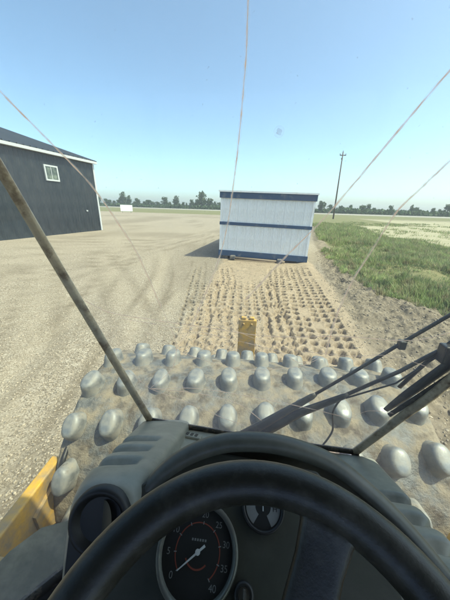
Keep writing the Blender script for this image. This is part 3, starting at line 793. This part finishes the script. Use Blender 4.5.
def build_windshield():
    out = LEFT_EDGE[::-1] + BOT_EDGE[1:] + RIGHT_EDGE[1:]
    n = len(out); v = [WS(x, z) for x, z in out] + [WS(x, z, 0.006) for x, z in out]
    # outer face only carries the dusty glass; the rim closes it
    ws = mesh('windshield', v[:n], [tuple(range(n))], 'glass', ROLLER)
    ws['label'] = 'dusty cracked windshield pane'
    cracks = [
        [(-0.059,2.81),(-0.061,2.747),(-0.061,2.691),(-0.067,2.599),(-0.072,2.544),(-0.078,2.492),(-0.089,2.42),(-0.113,2.334),(-0.18,2.166)],
        [(0.34,2.80),(0.252,2.675),(0.203,2.602),(0.143,2.509),(0.1,2.446),(0.031,2.36),(-0.041,2.262)],
        [(0.42,2.71),(0.3,2.556),(0.267,2.511),(0.237,2.467),(0.212,2.39),(0.189,2.314),(0.176,2.223),(0.174,2.116)],
        [(-0.56,2.735),(-0.504,2.658),(-0.441,2.589),(-0.37,2.509),(-0.321,2.427),(-0.287,2.355),(-0.249,2.227)],
        [(-0.451,2.236),(-0.391,2.205),(-0.285,2.192),(-0.153,2.18),(0.028,2.164),(0.198,2.178),(0.339,2.178),(0.402,2.192),(0.5,2.24)],
        [(-0.317,1.942),(-0.207,1.942),(-0.115,1.932),(-0.039,1.908),(0.033,1.845)],
        [(-0.317,1.942),(-0.194,1.892),(-0.106,1.849),(-0.019,1.814)],
        [(-0.317,1.942),(-0.16,1.96),(0.02,1.941),(0.169,1.918),(0.289,1.891)],
        [(0.161,2.115),(0.114,2.087),(0.045,2.121),(-0.154,2.162),(-0.367,2.189)],
        [(-0.317,1.942),(-0.36,1.99),(-0.40,2.03)],
        [(-0.249,2.227),(-0.22,2.12),(-0.24,2.03),(-0.317,1.942)],
        [(0.174,2.116),(0.10,2.07),(-0.05,2.05),(-0.20,2.09),(-0.30,2.15)],
        [(0.44,2.10),(0.33,2.13),(0.22,2.12),(0.05,2.135),(-0.10,2.185),(-0.18,2.166)],
        [(-0.18,2.166),(-0.22,2.10),(-0.235,2.03)],
        [(0.289,1.891),(0.33,1.93),(0.40,1.93)]]
    core = [0.0022, 0.0032, 0.0032, 0.0034, 0.0024, 0.0024, 0.0020, 0.0024, 0.0015, 0.0014, 0.0013, 0.0013, 0.0012, 0.0012, 0.0012]
    halo = [0.0066, 0.0056, 0.0056, 0.005, 0.0034, 0.0038, 0.0034, 0.004, 0.0026, 0.0024, 0.0022, 0.0022, 0.002, 0.002, 0.002]
    for c, w, hw in zip(cracks, core, halo):
        path = smoothpath([(x, 0, z) for x, z in c], 10)
        pts = [(p.x + random.gauss(0, 0.00018), p.z + random.gauss(0, 0.00018)) for p in path]
        ck = ribbon('crack', pts, w, 'crack', ws, -0.003)
        ribbon('crack_glare', pts, hw, 'halo', ck, -0.0015)
    # bullseye chip in the sky
    B = frame_basis(WS(0.002, 2.596, -0.003), (0, -1, -0.12), (0, 0, 1))
    o_, r_, u_, n_ = B; blob = [o_ + (r_*math.cos(a) + u_*math.sin(a))*random.uniform(0.0035, 0.0065) for a in [2*math.pi*i/14 for i in range(14)]]
    ch = mesh('chip', blob, [tuple(range(14))], 'smudge', ws)
    mesh('chip_glare', disc_pts(frame_basis(WS(0.002, 2.596, -0.002), (0, -1, -0.12), (0, 0, 1)), 0.0095, 0, 20), [tuple(range(20))], 'halo', ch)  # disc wider than the chip, painting the glare around it
    # seal strips round the pane
    def strip(name, pts, r, m, fl=(1.0, 0.7)):
        path = smoothpath([WS(x, z, 0.0) for x, z in pts], 5)
        return tube(name, path, r, m, ROLLER, 8, fl, up=Vector((0, 1, 0.1)))
    strip('left_seal', LEFT_EDGE, 0.0125, 'rust_seal')['label'] = 'dirty brown seal on the left windshield edge'
    strip('bottom_seal', BOT_EDGE, 0.010, 'seal')
    strip('right_seal', RIGHT_EDGE[:4], 0.0135, 'rust_seal')['label'] = 'rusty seal on the right windshield edge'
    strip('right_seal', RIGHT_EDGE[3:], 0.0115, 'rust_seal')
build_windshield()

def build_wiper():
    # parallel arms and blade lie outside the pane; heights are those of the windshield plane
    a1 = tube('wiper_arm', [WS(x, z, 0.05) for x, z in ((0.50, 2.27), (0.465, 2.234), (0.378, 2.138), (0.288, 2.034), (0.185, 1.92))], 0.0048, 'wiper', ROLLER, 8)
    tube('arm_base', [WS(x, z, 0.048) for x, z in ((0.195, 1.931), (0.185, 1.92), (0.10, 1.828), (0.029, 1.749), (-0.02, 1.70))], [0.007, 0.0115, 0.0165, 0.021, 0.022], 'wiper', a1, 8, (1.0, 0.55), up=Vector((0, 1, 0.1)))
    box('clip', (0.372, 0.390, 0.615, 0.632, 2.125, 2.150), 'wiper', a1, 0.003)
    a2 = tube('wiper_arm', [WS(x, z, 0.05) for x, z in ((0.50, 2.145), (0.452, 2.095), (0.408, 2.046), (0.277, 1.931))], 0.0055, 'wiper', ROLLER, 8)
    tube('arm_base', [WS(x, z, 0.048) for x, z in ((0.29, 1.943), (0.277, 1.931), (0.16, 1.843), (0.055, 1.737), (0.0, 1.68))], [0.007, 0.0115, 0.018, 0.025, 0.026], 'wiper', a2, 8, (1.0, 0.5), up=Vector((0, 1, 0.1)))
    tube('link_rod', [WS(x, z, 0.045) for x, z in ((0.486, 2.118), (0.407, 2.004), (0.284, 1.928))], 0.0026, 'wiper', a2, 6)
    bl = tube('wiper_blade', smoothpath([WS(x, z, 0.026) for x, z in ((0.60, 2.28), (0.545, 2.18), (0.487, 2.075), (0.397, 1.911))], 5), [0.016]*13+[0.015, 0.012, 0.009], 'wiper', ROLLER, 8, (1.0, 0.5), up=Vector((0, 1, 0.1)))
    tube('rubber_edge', [WS(x, z, 0.012) for x, z in ((0.615, 2.262), (0.502, 2.066), (0.402, 1.905))], 0.006, 'seal', bl, 6)
    tube('spring_bow', smoothpath([WS(x, z, 0.05) for x, z in ((0.57, 2.26), (0.52, 2.19), (0.465, 2.085), (0.425, 1.985))], 4), 0.007, 'wiper', bl, 8, (1, 0.6), up=Vector((0, 1, 0.1)))
    box('blade_clip', (0.475, 0.505, 0.60, 0.63, 2.10, 2.15), 'wiper', bl, 0.004)
    tube('washer_hose', smoothpath([WS(x, z, 0.05) for x, z in ((0.285, 1.938), (0.268, 1.90), (0.262, 1.855), (0.274, 1.80), (0.279, 1.765), (0.272, 1.72), (0.26, 1.68))]), 0.0032, 'wiper', ROLLER, 8)
build_wiper()

def build_cab():
    # corner panes fold back from the windshield to the door pillars
    PX, PY, SILL = 0.80, 0.10, 1.40
    for s in (-1, 1):
        e = LEFT_EDGE if s < 0 else RIGHT_EDGE
        lo = [(s*0.42, 0.53, SILL)]
        v = [WS(x, z) for x, z in e[::1]] + [Vector((s*PX, PY, 2.82)), Vector((s*PX, PY, SILL)), Vector(lo[0])]
        n = len(v)
        tri = [(n-1, 0, n-2)] + [(i, i+1, n-2) for i in range(len(e)-1)] + [(len(e)-1, n-3, n-2)]
        cp = mesh('corner_pane', v, tri, 'side_glass', ROLLER)
        tube('corner_sill', [Vector(lo[0]), Vector((s*PX, PY, SILL))], 0.016, 'seal', ROLLER, 8)
        tube('corner_edge', [WS(e[0][0], e[0][1]), Vector(lo[0])], 0.012, 'seal', ROLLER, 8)
        box('door_pillar', (s*PX-0.035, s*PX+0.035, PY-0.11, PY-0.02, 1.25, 2.828), 'cab_paint', ROLLER)
        box('rear_pillar', (s*PX-0.035, s*PX+0.035, -1.20, -1.10, 1.25, 2.828), 'cab_paint', ROLLER)
        mesh('door_pane', [(s*PX, PY-0.115, 1.62), (s*PX, -1.095, 1.62), (s*PX, -1.095, 2.825), (s*PX, PY-0.115, 2.825)], [(0, 1, 2, 3)], 'side_glass', ROLLER)
        box('side_panel', (s*PX-0.02, s*PX+0.02, -1.09, PY-0.115, 1.25, 1.62), 'cab_paint', ROLLER)
    v = [(-0.80, 0.09), (-0.42, 0.52), (0.42, 0.52), (0.80, 0.09), (0.80, -1.2), (-0.80, -1.2)]
    n = 6; vv = [(x, y, 1.22+0.02) for x, y in v] + [(x, y, 1.30) for x, y in v]
    f = [tuple(range(n-1, -1, -1)), tuple(range(n, 2*n))] + [(i, (i+1) % n, n+(i+1) % n, n+i) for i in range(n)]
    fix(mesh('cab_floor', vv, f, 'cab', ROLLER))
    vv = [(-0.42, 0.535, 1.30), (0.42, 0.535, 1.30), (0.342, 0.60, 1.725), (-0.337, 0.60, 1.775)]
    mesh('front_bulkhead', vv, [(0, 1, 2, 3)], 'cab', ROLLER)
    for s in (-1, 1):
        mesh('corner_bulkhead', [(s*0.42, 0.53, 1.30), (s*0.80, 0.10, 1.30), (s*0.80, 0.10, 1.395), (s*0.42, 0.53, 1.395)], [(0, 1, 2, 3)], 'cab', ROLLER)
    rv = [(-0.66, 0.52), (0.66, 0.52), (0.93, 0.10), (0.93, -1.28), (-0.93, -1.28), (-0.93, 0.10)]
    vv = [(x, y, 2.83) for x, y in rv] + [(x, y, 2.95) for x, y in rv]
    fix(mesh('cab_roof', vv, f, 'cab', ROLLER))
    box('rear_wall', (-0.76, 0.76, -1.19, -1.14, 1.30, 2.10), 'cab', ROLLER)
    box('seat_cushion', (-0.26, 0.24, -0.75, -0.28, 1.62, 1.75), 'cab', ROLLER, 0.03)
    box('seat_back', (-0.25, 0.23, -0.90, -0.76, 1.66, 2.30), 'cab', ROLLER, 0.03)
    box('seat_base', (-0.18, 0.16, -0.70, -0.34, 1.301, 1.619), 'cab', ROLLER)
build_cab()

# ------------------------------------------------------------------ dashboard
PN = Vector((0, -0.40, 0.917)).normalized(); PO = Vector((-0.087, 0.204, 1.998))
def onpanel(x, y, h=0.0):       # point of the instrument panel below (x, y)
    z = PO.z - (PN.x*(x-PO.x) + PN.y*(y-PO.y))/PN.z
    return Vector((x, y, z)) + PN*h
ARCH = [(-0.235, 0.205, 1.90), (-0.222, 0.238, 1.965), (-0.200, 0.268, 2.018), (-0.165, 0.295, 2.052), (-0.11, 0.320, 2.076), (-0.045, 0.336, 2.087), (0.04, 0.343, 2.083),
        (0.128, 0.340, 2.058), (0.19, 0.322, 2.026), (0.25, 0.296, 1.986), (0.311, 0.258, 1.935), (0.36, 0.222, 1.885)]
def build_dash():
    path = smoothpath(ARCH, 5); n = len(path)
    cen = Vector((0.04, 0.23, 1.97))
    rows = [[] for _ in range(9)]
    for i, p in enumerate(path):
        t = i/(n-1)
        bx = -0.34 + 0.60*t
        base = Vector((bx, 0.605, 1.70 - 0.04*t))
        outd = (p-cen); outd.y = 0; outd.normalize()
        toward = Vector((0, -0.55, 0.10))
        rows[0].append(base)
        rows[1].append(base.lerp(p, 0.55) + Vector((0, 0, -0.05)))
        rows[2].append(p + Vector((0, 0.040, -0.040)) + outd*0.002)
        rows[3].append(p + Vector((0, 0.012, 0.0)))
        rows[4].append(p + Vector((0, -0.012, -0.003)))
        rows[5].append(p + Vector((0, -0.019, -0.010)) - outd*0.006)
        rows[6].append(p + Vector((0, -0.015, -0.018)) - outd*0.014)
        rows[7].append(p + Vector((0, 0.015, -0.026)) - outd*0.018)
        rows[8].append(p + Vector((0, 0.020, -0.095)) - outd*0.024)
    o = loft('dash_cowl', rows, 'cowl', ROLLER); o['label'] = 'dark curved cowl over the instruments'
    subsurf(o, 1)
    # instrument panel
    pv = [onpanel(-0.215, 0.10), onpanel(0.20, 0.10), onpanel(0.19, 0.20), onpanel(0.165, 0.25), onpanel(0.10, 0.315), onpanel(-0.12, 0.33), onpanel(-0.20, 0.27)]
    k = len(pv); lo = [p - PN*0.03 for p in pv]
    f = [tuple(range(k)), tuple(range(2*k-1, k-1, -1))] + [(i, k+i, k+(i+1) % k, (i+1) % k) for i in range(k)]
    pn = fix(mesh('instrument_panel', pv+lo, f, 'panel', ROLLER)); bevel(pn, 0.004)
    sv = [onpanel(-0.21, 0.0, -0.07), onpanel(0.30, 0.0, -0.08), onpanel(0.27, 0.17, -0.09), onpanel(0.15, 0.26, -0.08), onpanel(-0.15, 0.26, -0.07)]
    mesh('lower_shroud', sv, [(0, 1, 2, 3, 4)], 'black', ROLLER)
    tv = [(-0.340, 0.617, 1.782), (0.342, 0.617, 1.724), (0.30, 0.38, 1.850), (-0.27, 0.38, 1.904)]
    tv += [(x, y, z-0.03) for x, y, z in tv]
    mesh('dash_top', tv, [(0, 1, 2, 3), (7, 6, 5, 4), (0, 4, 5, 1), (1, 5, 6, 2), (2, 6, 7, 3), (3, 7, 4, 0)], 'plastic', ROLLER)
    # the column below the panel
    box('steering_column', (-0.09, 0.09, 0.02, 0.40, 1.301, 1.90), 'cab', ROLLER)

def housing(name, A, B, wa, wb, top, down, mirror, parent):
    """vent pod: rounded tube from its driver side mouth A to the windshield corner B, three grooves pressed into its top"""
    A, B = Vector(A), Vector(B); ax = (B-A).normalized(); side = ax.cross(Vector((0, 0, 1))).normalized(); up = side.cross(ax)
    rows = []; N = 64; seg = 56
    for i in range(N):
        t = i/(N-1); c = A.lerp(B, t); w = wa+(wb-wa)*t
        endr = min(1.0, 0.80+0.20*math.sqrt(max(0, 1-(1-min(t/0.10, 1))**2)))
        row = []
        for k in range(seg):
            q = 2*math.pi*k/seg; cs, sn = math.cos(q), math.sin(q); ex = 0.5 + 0.42*max(0, 1-t/0.16)**1.5
            x = w*math.copysign(abs(cs)**ex, cs)*endr
            hh = top*(1-0.45*t) if sn > 0 else down
            z = hh*math.copysign(abs(sn)**(ex if sn > 0 else 0.5), sn)*(endr if sn > 0 else 1)
            g = 0
            for gc in (0.20, 0.36, 0.52):
                dt = (t-gc)/0.034
                lat = (x/w)*mirror         # grooves run over the outer two thirds of the top
                g += math.exp(-dt*dt*dt*dt)*float(np.clip((0.45-lat)/0.35, 0, 1))
            if sn > 0.05: 
                z -= 0.021*g; x -= 0.018*g*math.copysign(min(1, abs(cs)*1.2), cs)*(1 if (cs*mirror) < 0 else 0)
            row.append(c + side*x + up*z)
        rows.append(row)
    o = loft(name, rows, 'plastic', parent, closed=True, caps=True)
    o.data.materials.append(M['black']); o.data.polygons[-2].material_index = 1; o.data.polygons[-2].use_smooth = False
    return o
def build_vents():
    h = housing('left_vent_pod', (-0.243, 0.225, 2.015), (-0.285, 0.615, 1.765), 0.058, 0.082, 0.049, 0.20, 1, ROLLER); h['label'] = 'grey ribbed vent pod left of the wheel'
    ax = (Vector((-0.285, 0.615, 1.785))-Vector((-0.243, 0.225, 2.015))).normalized()
    B = frame_basis(Vector((-0.243, 0.225, 2.012)) - ax*0.001, -ax, (0, 0, 1))
    prof = [(0.0475, -0.004), (0.0475, 0.006), (0.044, 0.012), (0.039, 0.011), (0.034, 0.004), (0.031, 0.0015)]
    vt = loft('air_vent', [disc_pts(B, r, z, 40) for r, z in prof], 'black', ROLLER, closed=True)
    mesh('vent_throat', disc_pts(B, 0.0325, 0.002, 40), [tuple(range(40))], 'black', vt)
    # half open flap in the mouth
    o, r, u, n_ = B
    fl = [o + r*(0.028*math.cos(a)) * 0.55 + u*(0.028*math.sin(a)) + n_*(0.0045 + 0.010*math.cos(a)) + r*0.006 for a in [2*math.pi*i/28 for i in range(28)]]
    mesh('vent_flap', fl, [tuple(range(28))], 'duct', vt)
    # defroster grille between pod and cowl
    gb = frame_basis((-0.204, 0.572, 1.797), (0.077, 0.53, 0.845), (0.05, 0.845, -0.53))
    o, r, u, n_ = gb
    def slab(cx, cy, w, hgt, z0, z1):
        return [o + r*(cx+a*w) + u*(cy+b*hgt) + n_*z for z in (z0, z1) for a, b in ((-.5, -.5), (.5, -.5), (.5, .5), (-.5, .5))]
    gr = mesh('defrost_grille', slab(0, 0, 0.105, 0.036, -0.02, 0.004), BOXF, 'plastic', ROLLER); bevel(gr, 0.004)
    for i in range(6): mesh('slot', slab(-0.035+0.014*i, 0, 0.0085, 0.022, 0.0042, 0.0052), BOXF, 'black', gr)
    h = housing('right_vent_pod', (0.328, 0.21, 1.905), (0.335, 0.60, 1.715), 0.046, 0.066, 0.043, 0.2, -1, ROLLER); h['label'] = 'grey ribbed vent pod right of the wheel'
build_dash(); build_vents()

def text_mesh(name, s, size, B, cx, cy, h, m, parent):
    cu = bpy.data.curves.new('t', 'FONT'); cu.body = s; cu.size = size; cu.align_x = 'CENTER'; cu.align_y = 'CENTER'
    t = bpy.data.objects.new('t', cu); COL.objects.link(t)
    bpy.context.view_layer.update()
    me = bpy.data.meshes.new_from_object(t.evaluated_get(bpy.context.evaluated_depsgraph_get()))
    bpy.data.objects.remove(t); bpy.data.curves.remove(cu)
    o_, r, u, n = B
    for v in me.vertices: v.co = o_ + r*(cx+v.co.x) + u*(cy+v.co.y) + n*h
    me.name = name; me.materials.clear(); me.materials.append(M[m])
    o = bpy.data.objects.new(name, me); COL.objects.link(o); o.parent = parent; return o
def arc_strip(name, B, r0, r1, a0, a1, h, m, parent, seg=48):
    A = disc_pts(B, r0, h, seg, a0, a1, False); C = disc_pts(B, r1, h, seg, a0, a1, False)
    return loft(name, [A, C], m, parent, smooth=False)
def quad(name, B, pts, h, m, parent):
    o, r, u, n = B; return mesh(name, [o + r*x + u*y + n*h for x, y in pts], [tuple(range(len(pts)))], m, parent)
def build_gauges():
    n = (Vector((-0.04, -0.02, 2.47)) - Vector((-0.088, 0.207, 1.999))).normalized()
    B = frame_basis(onpanel(-0.088, 0.207, 0.004), (n*1.15-PN*0.15), (0, 1, 0.4))
    g = loft('speedometer', [disc_pts(B, r, z, 56) for r, z in ((0.058, -0.012), (0.058, 0.008), (0.0555, 0.0115), (0.0525, 0.0105), (0.0505, 0.002))], 'bezel', ROLLER, closed=True)
    g['label'] = 'round black speedometer marked 0 to 40'
    mesh('dial', disc_pts(B, 0.0515, 0.002, 56), [tuple(range(56))], 'dial', g)
    lab = [0, 5, 10, 15, 20, 25, 30, 35, 40]
    for i, s in enumerate(lab):
        a = R(218 - 33.75*i)
        text_mesh('numeral', str(s), 0.0105, B, 0.0415*math.cos(a), 0.0415*math.sin(a), 0.0028, 'shaded_mark', g)
        c, s_ = math.cos(a), math.sin(a); w = 0.0006
        quad('tick', B, [(0.030*c-w*s_, 0.030*s_+w*c), (0.030*c+w*s_, 0.030*s_-w*c), (0.034*c+w*s_, 0.034*s_-w*c), (0.034*c-w*s_, 0.034*s_+w*c)], 0.0031, 'shaded_mark', g)
    arc_strip('scale_ring', B, 0.0310, 0.0325, R(-52), R(218), 0.0026, 'red', g)
    arc_strip('red_band', B, 0.0165, 0.0185, R(205), R(318), 0.0026, 'red', g)
    for i in range(6):
        x = -0.0095+0.0038*i
        quad('odometer_digit', B, [(x-0.0012, 0.0112), (x+0.0012, 0.0112), (x+0.0012, 0.0140), (x-0.0012, 0.0140)], 0.0026, 'shaded_mark', g)
    a = R(219); c, s_ = math.cos(a), math.sin(a)
    def ndl(t, w): return (t*c - w*s_, t*s_ + w*c)
    quad('needle', B, [ndl(-0.012, 0.0016), ndl(-0.012, -0.0016), ndl(0.0325, -0.0006), ndl(0.0325, 0.0006)], 0.0062, 'mark', g)
    mesh('needle_hub', disc_pts(B, 0.0036, 0.0068, 20), [tuple(range(20))], 'mark', g)
    # small gauge half hidden by the rim
    B2 = frame_basis(onpanel(0.006, 0.262, 0.003), PN, (0, 1, 0.4))
    g2 = loft('small_gauge', [disc_pts(B2, r, z, 40) for r, z in ((0.033, -0.012), (0.033, 0.006), (0.031, 0.0085), (0.028, 0.002))], 'black', ROLLER, closed=True)
    g2['label'] = 'small round gauge with two white sectors'
    mesh('dial', disc_pts(B2, 0.0285, 0.002, 40), [tuple(range(40))], 'dial', g2)
    arc_strip('white_sector', B2, 0.012, 0.0265, R(-62), R(28), 0.0026, 'shaded_mark', g2, 16)
    arc_strip('white_sector', B2, 0.012, 0.0265, R(152), R(236), 0.0026, 'shaded_mark', g2, 16)
    text_mesh('letter', 'H', 0.010, B2, 0.0185, -0.002, 0.0031, 'dial', g2)
    quad('needle', B2, [(-0.0008, -0.006), (0.0008, -0.006), (0.0005, 0.020), (-0.0005, 0.020)], 0.0045, 'mark', g2)
    for x, y in ((-0.165, 0.285), (-0.015, 0.300), (0.045, 0.150), (0.085, 0.295)):
        Bs = frame_basis(onpanel(x, y, 0.0), PN, (0, 1, 0.4))
        loft('screw', [disc_pts(Bs, r, z, 14) for r, z in ((0.005, -0.001), (0.005, 0.0012), (0.0035, 0.002), (0.0005, 0.0016))], 'chrome', ROLLER, closed=True)
    # ignition key switch
    B3 = frame_basis(onpanel(-0.020, 0.176, 0.0), PN, (0, 1, 0.4))
    k = loft('key_switch', [disc_pts(B3, r, z, 28) for r, z in ((0.0135, -0.005), (0.0135, 0.004), (0.0115, 0.007), (0.008, 0.007), (0.0075, 0.003))], 'black', ROLLER, closed=True)
    mesh('barrel', disc_pts(B3, 0.008, 0.0035, 28), [tuple(range(28))], 'chrome', k)
    o, r, u, nn = B3
    kv = [o + r*x + u*y + nn*z for z in (0.0036, 0.024) for x, y in ((-0.0012, -0.006), (0.0012, -0.006), (0.0012, 0.006), (-0.0012, 0.006))]
    mesh('key', kv, BOXF, 'chrome', k)
build_gauges()

# ------------------------------------------------------------------ steering wheel
def build_wheel():
    tilt = 0.42; C = Vector((-0.007, 0.022, 2.103)); e1 = Vector((1, 0, 0)); e2 = Vector((0, math.cos(tilt), math.sin(tilt))); n = e1.cross(e2)
    RAD, r0 = 0.1895, 0.0210
    w = None
    rows = []; N = 96; seg = 24
    for i in range(N):
        a = 2*math.pi*i/N; c = C + (e1*math.cos(a) + e2*math.sin(a))*RAD; o = e1*math.cos(a) + e2*math.sin(a)
        row = []
        for k in range(seg):
            q = 2*math.pi*k/seg; rr = r0
            # finger grips moulded into the under side
            if math.sin(q) < -0.3: rr *= 1 + 0.03*math.sin(a*54)
            row.append(c + o*(rr*math.cos(q)) + n*(rr*0.93*math.sin(q)))
        rows.append(row)
    rows.append(rows[0])
    wheel = loft('steering_wheel', rows, 'rim', ROLLER, closed=True); wheel['label'] = 'thick black steering wheel rim'
    # spokes drop from the rim to the sunken hub
    for deg in (68, 188, 308):
        a = R(deg); d = e1*math.cos(a) + e2*math.sin(a); t = n.cross(d)
        srows = []
        for s, dep, wid, th in ((0.182, 0.002, 0.034, 0.010), (0.165, -0.006, 0.026, 0.010), (0.14, -0.014, 0.023, 0.009), (0.10, -0.026, 0.023, 0.009), (0.05, -0.038, 0.027, 0.009), (0.02, -0.042, 0.03, 0.009)):
            c = C + d*s + n*dep; row = []
            for k in range(20):
                q = 2*math.pi*k/20; cs, sn = math.cos(q), math.sin(q)
                row.append(c + t*(wid*math.copysign(abs(cs)**0.5, cs)) + n*(th*math.copysign(abs(sn)**0.5, sn)))
            srows.append(row)
        loft('spoke', srows, 'rim', wheel, closed=True, caps=True)
    B = (C, e1, e2, n)
    loft('hub', [disc_pts(B, r, z, 40) for r, z in ((0.05, -0.075), (0.055, -0.04), (0.052, -0.028), (0.04, -0.022), (0.001, -0.02))], 'rim', wheel, closed=True)
    tube('wheel_shaft', [C - n*0.07, C - n*0.30], 0.02, 'black', wheel, 16)
build_wheel()

# ------------------------------------------------------------------ summer haze over the fields
def build_haze():
    o = box('haze', (-960, 960, -320, 980, -1.8, 20), 'haze'); o['kind'] = 'stuff'
m_ = bpy.data.materials.new('haze'); m_.use_nodes = True; nt_ = m_.node_tree; nt_.nodes.clear()
pv_ = nt_.nodes.new('ShaderNodeVolumePrincipled'); pv_.inputs['Density'].default_value = 0.0008; pv_.inputs['Color'].default_value = (0.86, 0.92, 0.97, 1); pv_.inputs['Anisotropy'].default_value = 0.2
nt_.links.new(pv_.outputs[0], nt_.nodes.new('ShaderNodeOutputMaterial').inputs['Volume']); M['haze'] = m_
build_haze()
